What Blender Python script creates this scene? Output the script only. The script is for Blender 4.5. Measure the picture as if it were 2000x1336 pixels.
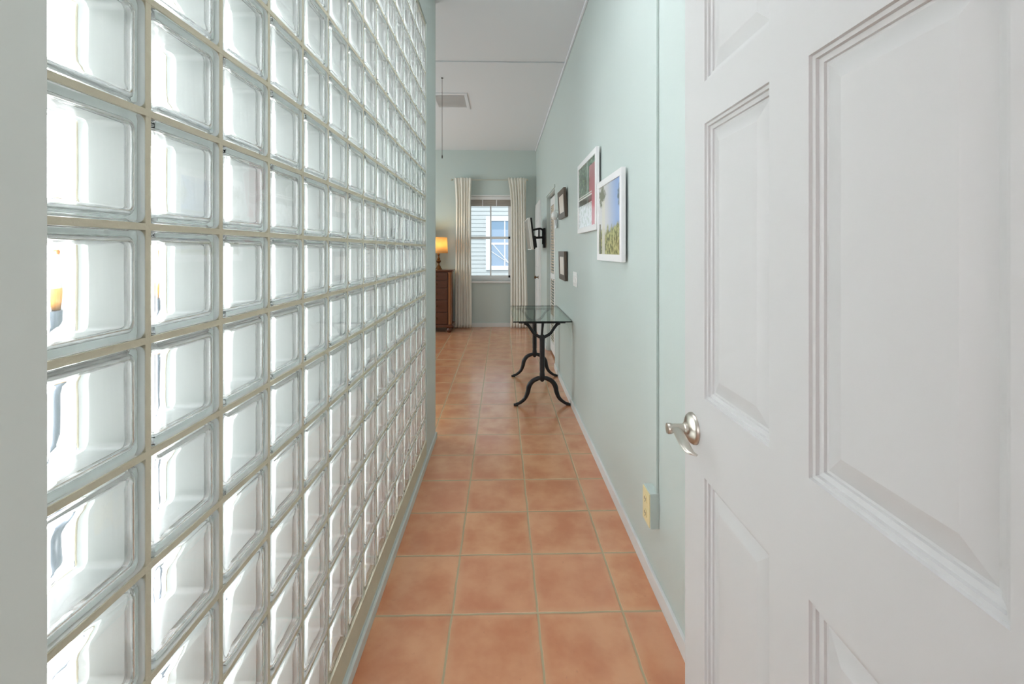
import bpy, bmesh, math, random
from mathutils import Vector, Matrix
random.seed(7)
for o in list(bpy.data.objects): bpy.data.objects.remove(o)
scn = bpy.context.scene
COL = scn.collection
PI = math.pi

# ------------------------------------------------------------------ camera
EYE = 1.32
cd = bpy.data.cameras.new('camera'); cam = bpy.data.objects.new('camera', cd); COL.objects.link(cam)
cam.location = (0, 0, EYE); cam.rotation_euler = (PI/2, 0, -0.0235)
cd.sensor_width = 36; cd.lens = 856/2000*36; cd.shift_y = (489.8-668)/2000
cd.clip_start = 0.02
scn.camera = cam
# ------------------------------------------------------------------ view, world
scn.view_settings.view_transform = 'Standard'; scn.view_settings.look = 'None'
scn.view_settings.gamma = 1.0; scn.view_settings.use_curve_mapping = False
scn.view_settings.exposure = 0.17
scn.cycles.max_bounces = 14; scn.cycles.diffuse_bounces = 5; scn.cycles.glossy_bounces = 4
scn.cycles.transmission_bounces = 12; scn.cycles.transparent_max_bounces = 12
scn.cycles.use_denoising = True
scn.cycles.sample_clamp_indirect = 6.0
scn.cycles.blur_glossy = 0.5
W = bpy.data.worlds.new('sky'); scn.world = W; W.use_nodes = True
W.node_tree.nodes['Background'].inputs[0].default_value = (0.90, 0.95, 1.0, 1)
W.node_tree.nodes['Background'].inputs[1].default_value = 1.25

def area(name, loc, rot, sx, sy, power, color=(1, 1, 1)):
    l = bpy.data.lights.new(name, 'AREA'); l.shape = 'RECTANGLE'; l.size = sx; l.size_y = sy
    l.energy = power; l.color = color
    o = bpy.data.objects.new(name, l); o.location = loc; o.rotation_euler = rot; COL.objects.link(o); return o
# daylight: unseen bathroom and bedroom windows (left), far window portal; added fills
COOL = (0.955, 0.955, 1.0)
area('daylight_bathroom', (-2.66, 1.45, 1.75), (0, -PI/2, 0), 2.3, 2.3, 172, COOL)
area('bathroom_ceiling_fill', (-1.6, 1.5, 3.02), (0, 0, 0), 1.2, 1.8, 60, COOL)  # unseen overhead light added to brighten the room behind the glass
area('hall_ceiling_fill', (.07, 1.35, 3.03), (0, 0, 0), .45, 1.5, 12, COOL)  # unseen fill added to lift the near wall and floor; no fixture modelled
area('daylight_bedroom', (-3.9, 5.3, 1.5), (0, -PI/2, 0), 1.5, 2.0, 72, (.88, .97, 1.0))
area('rear_room_fill', (-0.6, -2.75, 1.6), (PI/2, 0, 0), 2.6, 1.9, 32, COOL)  # light added behind the camera to brighten the hall; no window there
po_ = area('far_window_portal', (-0.21, 7.80, 1.53), (-PI/2, 0, 0), 0.9, 1.6, 1); po_.data.cycles.is_portal = True

# ------------------------------------------------------------------ materials
def new_mat(name):
    m = bpy.data.materials.new(name); m.use_nodes = True
    nt = m.node_tree; nt.nodes.clear()
    out = nt.nodes.new('ShaderNodeOutputMaterial')
    return m, nt, out
def L(nt, a, b): nt.links.new(a, b)
def sock(node, name): return node.inputs[name]
def lin(r, g, b):
    f = lambda c: (c/12.92 if c <= .04045 else ((c+.055)/1.055)**2.4)
    return (f(r/255), f(g/255), f(b/255), 1)
def principled(name, col, rough=.5, metal=0, bump=0, bscale=50, var=0, vscale=6, spec=.5, coat=0, emis=None, es=0, sheen=0, trans=0, ior=1.45, bstretch=(1, 1, 1)):
    m, nt, out = new_mat(name)
    p = nt.nodes.new('ShaderNodeBsdfPrincipled')
    p.inputs['Base Color'].default_value = col; p.inputs['Roughness'].default_value = rough
    p.inputs['Metallic'].default_value = metal; p.inputs['Specular IOR Level'].default_value = spec
    p.inputs['Coat Weight'].default_value = coat; p.inputs['IOR'].default_value = ior
    p.inputs['Transmission Weight'].default_value = trans; p.inputs['Sheen Weight'].default_value = sheen
    if emis: p.inputs['Emission Color'].default_value = emis; p.inputs['Emission Strength'].default_value = es
    tc = nt.nodes.new('ShaderNodeTexCoord')
    if var:
        n = nt.nodes.new('ShaderNodeTexNoise'); n.inputs['Scale'].default_value = vscale; n.inputs['Detail'].default_value = 4
        mp = nt.nodes.new('ShaderNodeMapping'); mp.inputs['Scale'].default_value = bstretch
        L(nt, tc.outputs['Object'], mp.inputs[0]); L(nt, mp.outputs[0], n.inputs['Vector'])
        mx = nt.nodes.new('ShaderNodeMix'); mx.data_type = 'RGBA'
        mx.inputs[6].default_value = tuple(c*(1-var) for c in col[:3])+(1,); mx.inputs[7].default_value = tuple(min(1, c*(1+var)) for c in col[:3])+(1,)
        L(nt, n.outputs[0], mx.inputs[0]); L(nt, mx.outputs[2], p.inputs['Base Color'])
    if bump:
        n = nt.nodes.new('ShaderNodeTexNoise'); n.inputs['Scale'].default_value = bscale; n.inputs['Detail'].default_value = 3
        L(nt, tc.outputs['Object'], n.inputs['Vector'])
        b = nt.nodes.new('ShaderNodeBump'); b.inputs['Strength'].default_value = bump; b.inputs['Distance'].default_value = .002
        L(nt, n.outputs[0], b.inputs['Height']); L(nt, b.outputs[0], p.inputs['Normal'])
    L(nt, p.outputs[0], out.inputs[0])
    return m

M = {}
M['wall'] = principled('seafoam_paint', lin(196, 208, 204), .42, bump=.12, bscale=90, var=.02, vscale=2)
M['wallpale'] = principled('pale_sage_paint', lin(205, 211, 205), .55, bump=.1, bscale=90)
M['white'] = principled('white_gloss_paint', lin(232, 232, 231), .38, bump=.04, bscale=40)
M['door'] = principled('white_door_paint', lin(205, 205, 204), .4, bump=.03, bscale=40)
M['ceil'] = principled('ceiling_paint', lin(228, 233, 238), .7, bump=.1, bscale=120)
M['bath'] = principled('white_bathroom_paint', lin(240, 240, 238), .6, bump=.1, bscale=60)
M['bathtile'] = principled('white_bathroom_tile', lin(228, 226, 224), .4, bump=.1, bscale=20)
M['mortar'] = principled('sand_mortar', lin(198, 192, 170), .85, bump=.5, bscale=220, var=.08, vscale=30)
M['base'] = principled('baseboard_paint', lin(222, 222, 220), .45)
M['basegreen'] = principled('baseboard_green_paint', lin(204, 208, 202), .45)
M['nickel'] = principled('satin_nickel', (.56, .53, .47, 1), .32, metal=1)
M['iron'] = principled('black_cast_iron', (.012, .012, .014, 1), .42, bump=.2, bscale=160)
M['black'] = principled('black_plastic', (.010, .010, .011, 1), .45)
M['tvwhite'] = principled('white_plastic', lin(235, 235, 230), .35)
M['screen'] = principled('tv_screen', (.03, .03, .032, 1), .12)
M['frame_white'] = principled('white_frame_lacquer', lin(238, 238, 238), .35)
M['frame_dark'] = principled('pewter_wood_frame', lin(92, 80, 70), .38, metal=.3, var=.25, vscale=30)
M['mat'] = principled('cream_print', lin(226, 214, 202), .3, var=.08, vscale=14, bstretch=(1, 1, .3))
M['plate'] = principled('white_switch_plastic', lin(244, 244, 242), .28)
M['cream'] = principled('ivory_plastic', lin(232, 218, 170), .35)
M['slot'] = principled('dark_slot', (.02, .018, .015, 1), .6)
M['wood'] = principled('dark_cherry_wood', lin(82, 40, 18), .3, var=.35, vscale=9, bstretch=(1, 1, 6), coat=.3)
M['woodlight'] = principled('honey_wood_edge', lin(128, 78, 40), .28, var=.25, vscale=9, bstretch=(5, 5, 1), coat=.4)
M['brass'] = principled('antique_brass', lin(104, 74, 44), .35, metal=.8, var=.2, vscale=40)
M['rod'] = principled('brushed_rod', lin(200, 200, 185), .35, metal=.4)
M['blind'] = principled('taupe_blind', lin(176, 168, 158), .6)
M['gray'] = principled('grille_gray', lin(226, 226, 226), .6)
M['darkgray'] = principled('dark_recess', lin(52, 52, 52), .8)
M['cord'] = principled('grey_cord', lin(95, 92, 88), .7)
M['siding'] = principled('pale_blue_siding', lin(200, 206, 208), .6, bump=.1, bscale=20)
M['exttrim'] = principled('exterior_white_trim', lin(238, 239, 242), .5)
M['extglass'] = principled('neighbour_window_pane', lin(140, 168, 196), .25)
M['silver'] = principled('silver_tassel', lin(190, 192, 192), .3, metal=.6)
M['asphalt'] = principled('outdoor_ground', lin(215, 213, 208), .9)

def glass_mat(name, col, rough=0.0, ior=1.45, bump=0, bscale=20):
    m, nt, out = new_mat(name)
    g = nt.nodes.new('ShaderNodeBsdfGlass'); g.inputs['Color'].default_value = col
    g.inputs['Roughness'].default_value = rough; g.inputs['IOR'].default_value = ior
    if bump:
        tc = nt.nodes.new('ShaderNodeTexCoord'); n = nt.nodes.new('ShaderNodeTexNoise'); n.inputs['Scale'].default_value = bscale; n.inputs['Detail'].default_value = 1
        b = nt.nodes.new('ShaderNodeBump'); b.inputs['Strength'].default_value = bump; b.inputs['Distance'].default_value = .01
        L(nt, tc.outputs['Object'], n.inputs['Vector']); L(nt, n.outputs[0], b.inputs['Height']); L(nt, b.outputs[0], g.inputs['Normal'])
    L(nt, g.outputs[0], out.inputs[0]); return m
M['glass'] = glass_mat('block_glass', (.986, .993, .990, 1))
def thin_glass(name, tint, fac=1.0):
    m, nt, out = new_mat(name)
    t = nt.nodes.new('ShaderNodeBsdfTransparent'); t.inputs[0].default_value = tint
    g = nt.nodes.new('ShaderNodeBsdfGlossy'); g.inputs['Roughness'].default_value = .02
    f = nt.nodes.new('ShaderNodeLayerWeight'); f.inputs[0].default_value = .5
    pw = nt.nodes.new('ShaderNodeMath'); pw.operation = 'POWER'; L(nt, f.outputs['Facing'], pw.inputs[0]); pw.inputs[1].default_value = 5
    ma = nt.nodes.new('ShaderNodeMath'); ma.operation = 'MULTIPLY_ADD'; L(nt, pw.outputs[0], ma.inputs[0]); ma.inputs[1].default_value = .9; ma.inputs[2].default_value = .04
    mx = nt.nodes.new('ShaderNodeMixShader')
    L(nt, ma.outputs[0], mx.inputs[0]); L(nt, t.outputs[0], mx.inputs[1]); L(nt, g.outputs[0], mx.inputs[2]); L(nt, mx.outputs[0], out.inputs[0])
    return m
M['pane'] = thin_glass('window_pane_glass', (.97, .99, .99, 1))
M['tableglass'] = thin_glass('table_glass', (.84, .93, .89, 1))
M['tableedge'] = principled('table_glass_edge', lin(20, 34, 32), .15)
# inner coated edge of a glass block
def edge_mat(name, col, tr):
    m, nt, out = new_mat(name)
    p = nt.nodes.new('ShaderNodeBsdfPrincipled'); p.inputs['Base Color'].default_value = col
    p.inputs['Roughness'].default_value = .25
    tc = nt.nodes.new('ShaderNodeTexCoord'); mp = nt.nodes.new('ShaderNodeMapping'); mp.inputs['Scale'].default_value = (60, 60, 6)
    n = nt.nodes.new('ShaderNodeTexNoise'); n.inputs['Scale'].default_value = 1.0; n.inputs['Detail'].default_value = 2
    b = nt.nodes.new('ShaderNodeBump'); b.inputs['Strength'].default_value = .5; b.inputs['Distance'].default_value = .002
    L(nt, tc.outputs['Object'], mp.inputs[0]); L(nt, mp.outputs[0], n.inputs['Vector']); L(nt, n.outputs[0], b.inputs['Height']); L(nt, b.outputs[0], p.inputs['Normal'])
    t = nt.nodes.new('ShaderNodeBsdfTranslucent'); t.inputs[0].default_value = col
    mx = nt.nodes.new('ShaderNodeMixShader'); mx.inputs[0].default_value = tr
    L(nt, p.outputs[0], mx.inputs[1]); L(nt, t.outputs[0], mx.inputs[2]); L(nt, mx.outputs[0], out.inputs[0]); return m
M['blockside'] = edge_mat('block_inner_wall', lin(206, 210, 208), .22)
M['blockrim'] = edge_mat('block_edge_coating', lin(248, 252, 250), 0)
M['blocklip'] = edge_mat('block_lip', lin(248, 252, 250), .7)
# curtain: diffuse + translucent
def curtain_mat():
    m, nt, out = new_mat('ivory_curtain_cloth')
    d = nt.nodes.new('ShaderNodeBsdfDiffuse'); d.inputs[0].default_value = lin(250, 247, 238)
    t = nt.nodes.new('ShaderNodeBsdfTranslucent'); t.inputs[0].default_value = lin(250, 247, 234)
    mx = nt.nodes.new('ShaderNodeMixShader'); mx.inputs[0].default_value = .18
    L(nt, d.outputs[0], mx.inputs[1]); L(nt, t.outputs[0], mx.inputs[2]); L(nt, mx.outputs[0], out.inputs[0]); return m
M['curtain'] = curtain_mat()
def shade_mat():
    m, nt, out = new_mat('parchment_shade')
    d = nt.nodes.new('ShaderNodeBsdfDiffuse'); d.inputs[0].default_value = lin(240, 214, 160)
    t = nt.nodes.new('ShaderNodeBsdfTranslucent'); t.inputs[0].default_value = lin(245, 215, 160)
    mx = nt.nodes.new('ShaderNodeMixShader'); mx.inputs[0].default_value = .5
    L(nt, d.outputs[0], mx.inputs[1]); L(nt, t.outputs[0], mx.inputs[2]); L(nt, mx.outputs[0], out.inputs[0]); return m
M['shade'] = shade_mat()
M['bulb'] = principled('lit_bulb', (1, .9, .7, 1), .5, emis=(1, .72, .38, 1), es=12)

def math_node(nt, op, a, b=None, c=None):
    n = nt.nodes.new('ShaderNodeMath'); n.operation = op
    for i, v in enumerate((a, b, c)):
        if v is None: continue
        if isinstance(v, (int, float)): n.inputs[i].default_value = v
        else: L(nt, v, n.inputs[i])
    return n.outputs[0]
def mixc(nt, fac, a, b):
    n = nt.nodes.new('ShaderNodeMix'); n.data_type = 'RGBA'
    for i, v in ((0, fac), (6, a), (7, b)):
        if isinstance(v, (int, float, tuple)): n.inputs[i].default_value = v
        else: L(nt, v, n.inputs[i])
    return n.outputs[2]
def smooth(nt, v, lo, hi):
    n = nt.nodes.new('ShaderNodeMapRange'); n.interpolation_type = 'SMOOTHSTEP'
    L(nt, v, n.inputs[0]); n.inputs[1].default_value = lo; n.inputs[2].default_value = hi
    return n.outputs[0]
# terracotta floor tiles, grid in world metres
TX, TY, TS = -0.18, 1.594, 0.311
def floor_mat():
    m, nt, out = new_mat('terracotta_tile')
    p = nt.nodes.new('ShaderNodeBsdfPrincipled')
    tc = nt.nodes.new('ShaderNodeTexCoord'); sp = nt.nodes.new('ShaderNodeSeparateXYZ')
    nz = nt.nodes.new('ShaderNodeTexNoise'); nz.inputs['Scale'].default_value = 9; nz.inputs['Detail'].default_value = 2
    L(nt, tc.outputs['Object'], nz.inputs['Vector'])
    L(nt, tc.outputs['Object'], sp.inputs[0])
    wob = math_node(nt, 'MULTIPLY', math_node(nt, 'SUBTRACT', nz.outputs[0], .5), .008)
    gx = math_node(nt, 'DIVIDE', math_node(nt, 'SUBTRACT', math_node(nt, 'ADD', sp.outputs[0], wob), TX), TS)
    gy = math_node(nt, 'DIVIDE', math_node(nt, 'SUBTRACT', math_node(nt, 'ADD', sp.outputs[1], wob), TY), TS)
    fx = math_node(nt, 'FRACT', gx); fy = math_node(nt, 'FRACT', gy)
    ex = math_node(nt, 'MINIMUM', fx, math_node(nt, 'SUBTRACT', 1.0, fx))
    ey = math_node(nt, 'MINIMUM', fy, math_node(nt, 'SUBTRACT', 1.0, fy))
    e = math_node(nt, 'MINIMUM', ex, ey)
    tile = smooth(nt, e, .009, .014)
    rim = smooth(nt, e, .012, .10)
    ix = math_node(nt, 'FLOOR', gx); iy = math_node(nt, 'FLOOR', gy)
    cb = nt.nodes.new('ShaderNodeCombineXYZ'); L(nt, ix, cb.inputs[0]); L(nt, iy, cb.inputs[1])
    wn = nt.nodes.new('ShaderNodeTexWhiteNoise'); wn.noise_dimensions = '2D'; L(nt, cb.outputs[0], wn.inputs['Vector'])
    # mottling, offset per tile
    add = nt.nodes.new('ShaderNodeVectorMath'); add.operation = 'MULTIPLY_ADD'
    L(nt, wn.outputs['Color'], add.inputs[0]); add.inputs[1].default_value = (20, 20, 20); L(nt, tc.outputs['Object'], add.inputs[2])
    n1 = nt.nodes.new('ShaderNodeTexNoise'); n1.inputs['Scale'].default_value = 6; n1.inputs['Detail'].default_value = 4; n1.inputs['Roughness'].default_value = .55
    L(nt, add.outputs[0], n1.inputs['Vector'])
    n2 = nt.nodes.new('ShaderNodeTexNoise'); n2.inputs['Scale'].default_value = 60; n2.inputs['Detail'].default_value = 3
    L(nt, add.outputs[0], n2.inputs['Vector'])
    c = mixc(nt, smooth(nt, n1.outputs[0], .30, .70), lin(198, 124, 80), lin(220, 162, 118))
    c = mixc(nt, math_node(nt, 'MULTIPLY', wn.outputs['Value'], .35), c, lin(206, 138, 108))
    c = mixc(nt, math_node(nt, 'MULTIPLY', math_node(nt, 'SUBTRACT', 1.0, rim), .35), c, lin(214, 168, 128))
    c = mixc(nt, math_node(nt, 'MULTIPLY', smooth(nt, n2.outputs[0], .66, .8), .25), c, lin(140, 80, 56))
    c = mixc(nt, tile, lin(178, 162, 128), c)
    L(nt, c, p.inputs['Base Color'])
    r = math_node(nt, 'MULTIPLY_ADD', tile, -.56, .85)
    L(nt, r, p.inputs['Roughness'])
    p.inputs['Specular IOR Level'].default_value = .75
    p.inputs['Coat Weight'].default_value = .6; p.inputs['Coat Roughness'].default_value = .16
    b = nt.nodes.new('ShaderNodeBump'); b.inputs['Distance'].default_value = .003; b.inputs['Strength'].default_value = .6
    hh = math_node(nt, 'ADD', smooth(nt, e, .006, .022), math_node(nt, 'MULTIPLY', n2.outputs[0], .06))
    L(nt, hh, b.inputs['Height']); L(nt, b.outputs[0], p.inputs['Normal'])
    L(nt, p.outputs[0], out.inputs[0]); return m
M['floor'] = floor_mat()

# ------------------------------------------------------------------ mesh helpers
def link(name, bm, mats, parent=None, smooth_angle=None, loc=None):
    me = bpy.data.meshes.new(name)
    bmesh.ops.recalc_face_normals(bm, faces=bm.faces[:])
    bm.to_mesh(me); bm.free()
    o = bpy.data.objects.new(name, me); COL.objects.link(o)
    for m in (mats if isinstance(mats, (list, tuple)) else [mats]): me.materials.append(m)
    if parent: o.parent = parent
    if loc: o.location = loc
    if smooth_angle is not None:
        for p in me.polygons: p.use_smooth = True
        me.set_sharp_from_angle(angle=math.radians(smooth_angle))
    return o
def tag(o, label=None, cat=None, group=None, kind=None):
    if label: o['label'] = label
    if cat: o['category'] = cat
    if group: o['group'] = group
    if kind: o['kind'] = kind
    return o
def empty(name, loc=(0, 0, 0), rot=(0, 0, 0)):
    o = bpy.data.objects.new(name, None); COL.objects.link(o); o.location = loc; o.rotation_euler = rot
    o.empty_display_size = .05; return o
def box(bm, x0, x1, y0, y1, z0, z1, bev=0, mi=0, mat=None):
    vs = [bm.verts.new(v) for v in ((x0, y0, z0), (x1, y0, z0), (x1, y1, z0), (x0, y1, z0), (x0, y0, z1), (x1, y0, z1), (x1, y1, z1), (x0, y1, z1))]
    fs = [bm.faces.new([vs[i] for i in q]) for q in ((0, 3, 2, 1), (4, 5, 6, 7), (0, 1, 5, 4), (1, 2, 6, 5), (2, 3, 7, 6), (3, 0, 4, 7))]
    for f in fs: f.material_index = mi
    if mat is not None: bmesh.ops.transform(bm, matrix=mat, verts=vs)
    if bev:
        es = list({e for f in fs for e in f.edges})
        r = bmesh.ops.bevel(bm, geom=es, offset=bev, segments=2, affect='EDGES', profile=.5)
        for f in r['faces']: f.material_index = mi
    return vs
def lathe(bm, prof, seg=32, cx=0, cy=0, cz=0, mat=None, mi=0, caps=True):
    rings = []
    allv = []
    for r, z in prof:
        ring = [bm.verts.new((cx+r*math.cos(2*PI*k/seg), cy+r*math.sin(2*PI*k/seg), cz+z)) for k in range(seg)]
        rings.append(ring); allv += ring
    for a, b in zip(rings, rings[1:]):
        for k in range(seg):
            f = bm.faces.new((a[k], a[(k+1) % seg], b[(k+1) % seg], b[k])); f.material_index = mi
    if caps:
        f = bm.faces.new(rings[0][::-1]); f.material_index = mi
        f = bm.faces.new(rings[-1]); f.material_index = mi
    if mat is not None: bmesh.ops.transform(bm, matrix=mat, verts=allv)
def sweep(bm, pts, radii, seg=10, flat=1.0, up=Vector((0, 1, 0)), caps=True):
    """tube along pts; radii per point; 'flat' scales the section along 'up'"""
    pts = [Vector(p) for p in pts]; n = len(pts); rings = []
    for i, p in enumerate(pts):
        t = (pts[min(i+1, n-1)]-pts[max(i-1, 0)]).normalized()
        a = t.cross(up)
        if a.length < 1e-4: a = t.cross(Vector((1, 0, 0)))
        a.normalize(); b = a.cross(t).normalized()
        r = radii[i] if isinstance(radii, (list, tuple)) else radii
        rings.append([bm.verts.new(p+a*r*math.cos(2*PI*k/seg)+b*r*flat*math.sin(2*PI*k/seg)) for k in range(seg)])
    for A, B in zip(rings, rings[1:]):
        for k in range(seg): bm.faces.new((A[k], A[(k+1) % seg], B[(k+1) % seg], B[k]))
    if caps: bm.faces.new(rings[0][::-1]); bm.faces.new(rings[-1])
def spline(pts, n=6):
    P = [Vector(p) for p in pts]; P = [P[0]*2-P[1]]+P+[P[-1]*2-P[-2]]; out = []
    for i in range(1, len(P)-2):
        for k in range(n):
            t = k/n; a, b, c, d = P[i-1], P[i], P[i+1], P[i+2]
            out.append(.5*((2*b)+(c-a)*t+(2*a-5*b+4*c-d)*t*t+(3*b-a-3*c+d)*t**3))
    out.append(P[-2]); return out
def lerp_list(v, n):
    out = []
    for a, b in zip(v, v[1:]):
        out += [a+(b-a)*k/n for k in range(n)]
    return out+[v[-1]]
def nb(): return bmesh.new()
def struct(name, bm, m, parent=None, **k):
    o = link(name, bm, m, parent, **k)
    if not parent: o['kind'] = 'structure'
    return o
def boxes(name, lst, m, parent=None, bev=0, **k):
    bm = nb()
    for b in lst: box(bm, *b, bev=bev)
    return struct(name, bm, m, parent, **k)

# ------------------------------------------------------------------ room shell
XR, XL, YF, HC = .598, -.466, 7.6, 3.06
PW0, PW1 = -.574, XL            # thickness of the partition with the glass
Y0G = .4455                     # first joint of the glass grid
S = .152; NC, NR = 15, 17
ZB = 1.352-8*S                  # bottom joint .136
ZT = ZB+NR*S
YG1 = Y0G+NC*S
YP = 3.10                       # far end of the partition
boxes('floor', [(-4.2, XR+.3, -3.2, YF+.15, -.10, 0)], M['floor'])
boxes('ceiling', [(-4.2, XR+.3, -3.2, YF+.15, HC, HC+.12)], M['ceil'])
CD0, CD1, CDH = 4.90, 5.80, 2.03     # closet opening in the right wall
boxes('wall_right', [(XR, XR+.12, .22, CD0, 0, HC), (XR, XR+.12, CD1, YF, 0, HC), (XR, XR+.12, CD0, CD1, CDH, HC),
                     (XR+.12, XR+.3, .22, YF, 0, HC)], M['wall'])
WX0, WX1, WZ0, WZ1 = -.62, .20, .80, 2.26
boxes('wall_far', [(-4.2, WX0, YF, YF+.14, 0, HC), (WX1, XR+.3, YF, YF+.14, 0, HC), (WX0, WX1, YF, YF+.14, 0, WZ0), (WX0, WX1, YF, YF+.14, WZ1, HC)], M['wall'])
# partition holding the glass blocks
boxes('wall_left_near', [(PW0, PW1, .338, Y0G, 0, HC)], M['wall'])
boxes('wall_left', [(PW0, PW1, YG1+.012, YP, 0, HC)], M['wall'])
boxes('wall_left_header', [(PW0, PW1, Y0G, YG1+.012, ZT+.012, HC)], M['wall'])
boxes('wall_left_curb', [(PW0, PW1, Y0G, YG1+.012, 0, .055)], M['wall'])
boxes('floor_bathroom', [(-2.7, PW0, .22, YP-.112, -.02, .012)], M['bathtile'])
boxes('wall_bathroom_end', [(-2.8, PW0, YP-.10, YP, 0, HC)], M['wall'])
boxes('wall_bathroom', [(-2.8, -2.7, .0, YP-.1, 0, HC)], M['bath'])
boxes('wall_bathroom_near', [(-2.7, PW0, .08, .22, 0, HC)], M['bath'])
boxes('trim_bathroom_lining', [(-2.7, PW0, YP-.112, YP-.1, 0, HC)], M['bath'])
boxes('wall_bedroom', [(-4.2, -4.05, YP, YF, 0, HC)], M['wall'])
boxes('wall_bedroom_near', [(-4.05, -2.8, YP-.1, YP, 0, HC)], M['wall'])
# wall with the doorway the camera stands in, and the room behind
boxes('wall_entry', [(PW0, -.342, .08, .338, 0, HC), (-.342, .43, .08, .20, 2.06, HC), (.43, XR+.3, .08, .22, 0, HC)], M['wallpale'])
boxes('wall_rear', [(-2.8, 1.6, -3.0, -2.9, 0, HC), (-2.8, -2.7, -2.9, .08, 0, HC), (1.5, 1.6, -2.9, .08, 0, HC), (XR+.3, 1.6, 0, .22, 0, HC)], M['bath'])
# baseboards
bm = nb(); box(bm, XL, XL+.010, Y0G, YP+.008, 0, .040, .002); box(bm, PW0, XL+.010, YP, YP+.010, 0, .040)
struct('baseboard_left', bm, M['basegreen'])
bm = nb()
for a, b in ((.25, CD0-.02), (CD1+.02, 6.62)): box(bm, XR-.012, XR, a, b, 0, .062, .002)
struct('baseboard_right', bm, M['base'])
bm = nb(); box(bm, -4.0, XR, YF-.014, YF, 0, .07, .003); struct('baseboard_far', bm, M['base'])
# ceiling trims
bm = nb(); box(bm, XL-2.2, XR, 4.03, 4.13, HC-.010, HC, .002); struct('trim_1', bm, M['ceil'])
bm = nb(); box(bm, XR-.018, XR, .25, YF, HC-.018, HC, .004); struct('trim_2', bm, M['ceil'])

# ------------------------------------------------------------------ glass block screen
def rsq(h, r, n=6):
    """rounded square outline (y, z), counter-clockwise"""
    pts = []
    for q, (sy, sz) in enumerate(((1, 1), (-1, 1), (-1, -1), (1, -1))):
        cy, cz = sy*(h-r), sz*(h-r)
        for k in range(n+1):
            a = q*PI/2+k/n*PI/2
            pts.append((cy+r*math.cos(a), cz+r*math.sin(a)))
    return pts
def block_mesh(seed):
    rnd = random.Random(seed); bm = nb(); h = .0714
    ph = [rnd.uniform(0, 6.28) for _ in range(6)]
    def wave(y, z, amp):
        return amp*(math.sin(70*y+ph[0]+.8*math.sin(22*z+ph[1]))+.35*math.sin(34*z+ph[2]+1.0*math.sin(40*y+ph[3])))
    def ringset(prof, mirror, amp):
        rings = []
        for d, x, wv in prof:
            hh = h-d; r = max(.002, min(.009, hh*.5)) if d < .03 else min(.009+(d-.03)*.5, hh*.9)
            pts = rsq(hh, r)
            rings.append([bm.verts.new(((-.098-x if mirror else x)+(wave(y, z, amp)*wv), y, z)) for y, z in pts])
        return rings
    def cup(mirror, amp):
        outer = [(0, -.026, 0), (0, -.006, 0), (.0008, -.003, 0), (.0025, -.001, 0), (.005, 0, 0), (.014, 0, 0), (.030, 0, 0), (.050, 0, 0), (.066, 0, 0)]
        inner = [(.0095, -.026, 0), (.0100, -.018, 0), (.0125, -.0115, .1), (.0165, -.0085, .4), (.022, -.008, .8)]+[(d, -.008, 1) for d in (.028, .034, .040, .046, .052, .058, .066)]
        A = ringset(outer, mirror, amp); B = ringset(inner, mirror, amp); n = len(A[0])
        fs = []
        for R in (A, B):
            for q, (a, b) in enumerate(zip(R, R[1:])):
                for k in range(n):
                    fs.append(bm.faces.new((a[k], a[(k+1) % n], b[(k+1) % n], b[k])))
                    if R is A and q == 0: fs[-1].material_index = 2
        for k in range(n):
            fs.append(bm.faces.new((A[0][k], A[0][(k+1) % n], B[0][(k+1) % n], B[0][k])))
        fs.append(bm.faces.new(A[-1])); fs.append(bm.faces.new(B[-1][::-1]))
    cup(False, .00012); cup(True, .0005)
    # coated side walls between the two panes
    x0, x1 = -.0262, -.0718
    o_ = rsq(h, .009); i_ = rsq(h-.0095, .009)
    n = len(o_); V = [[bm.verts.new((x, y, z)) for y, z in ring] for x, ring in ((x0, o_), (x0, i_), (x1, i_), (x1, o_))]
    for a, b in ((0, 1), (1, 2), (2, 3), (3, 0)):
        for k in range(n):
            f = bm.faces.new((V[a][k], V[a][(k+1) % n], V[b][(k+1) % n], V[b][k])); f.material_index = {0: 3, 1: 1, 2: 3, 3: 2}[a]
    bmesh.ops.recalc_face_normals(bm, faces=bm.faces[:])
    me = bpy.data.meshes.new('glass_block'); bm.to_mesh(me); bm.free()
    me.materials.append(M['glass']); me.materials.append(M['blockside']); me.materials.append(M['blockrim']); me.materials.append(M['blocklip'])
    for p in me.polygons: p.use_smooth = True
    me.set_sharp_from_angle(angle=math.radians(38))
    return me
XG = XL-.004                    # plane of the block faces
screen = empty('glass_block_screen', (XG, (Y0G+YG1)/2, ZB))
tag(screen, 'tall screen of clear wavy glass blocks along the left side of the hall', 'glass block wall')
bm = nb()
for i in range(NC+1):
    y = Y0G+i*S-(0 if i < NC else -.004)
    w = .0045 if 0 < i < NC else .008
    box(bm, XG-.0965, XG-.0025, y-w, y+w, ZB-.004, ZT+.008)
for j in range(1, NR+1):
    z = ZB+j*S
    w = .0045 if j < NR else .008
    box(bm, XG-.097, XG-.002, Y0G, YG1+.010, z-w, z+w)
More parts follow.
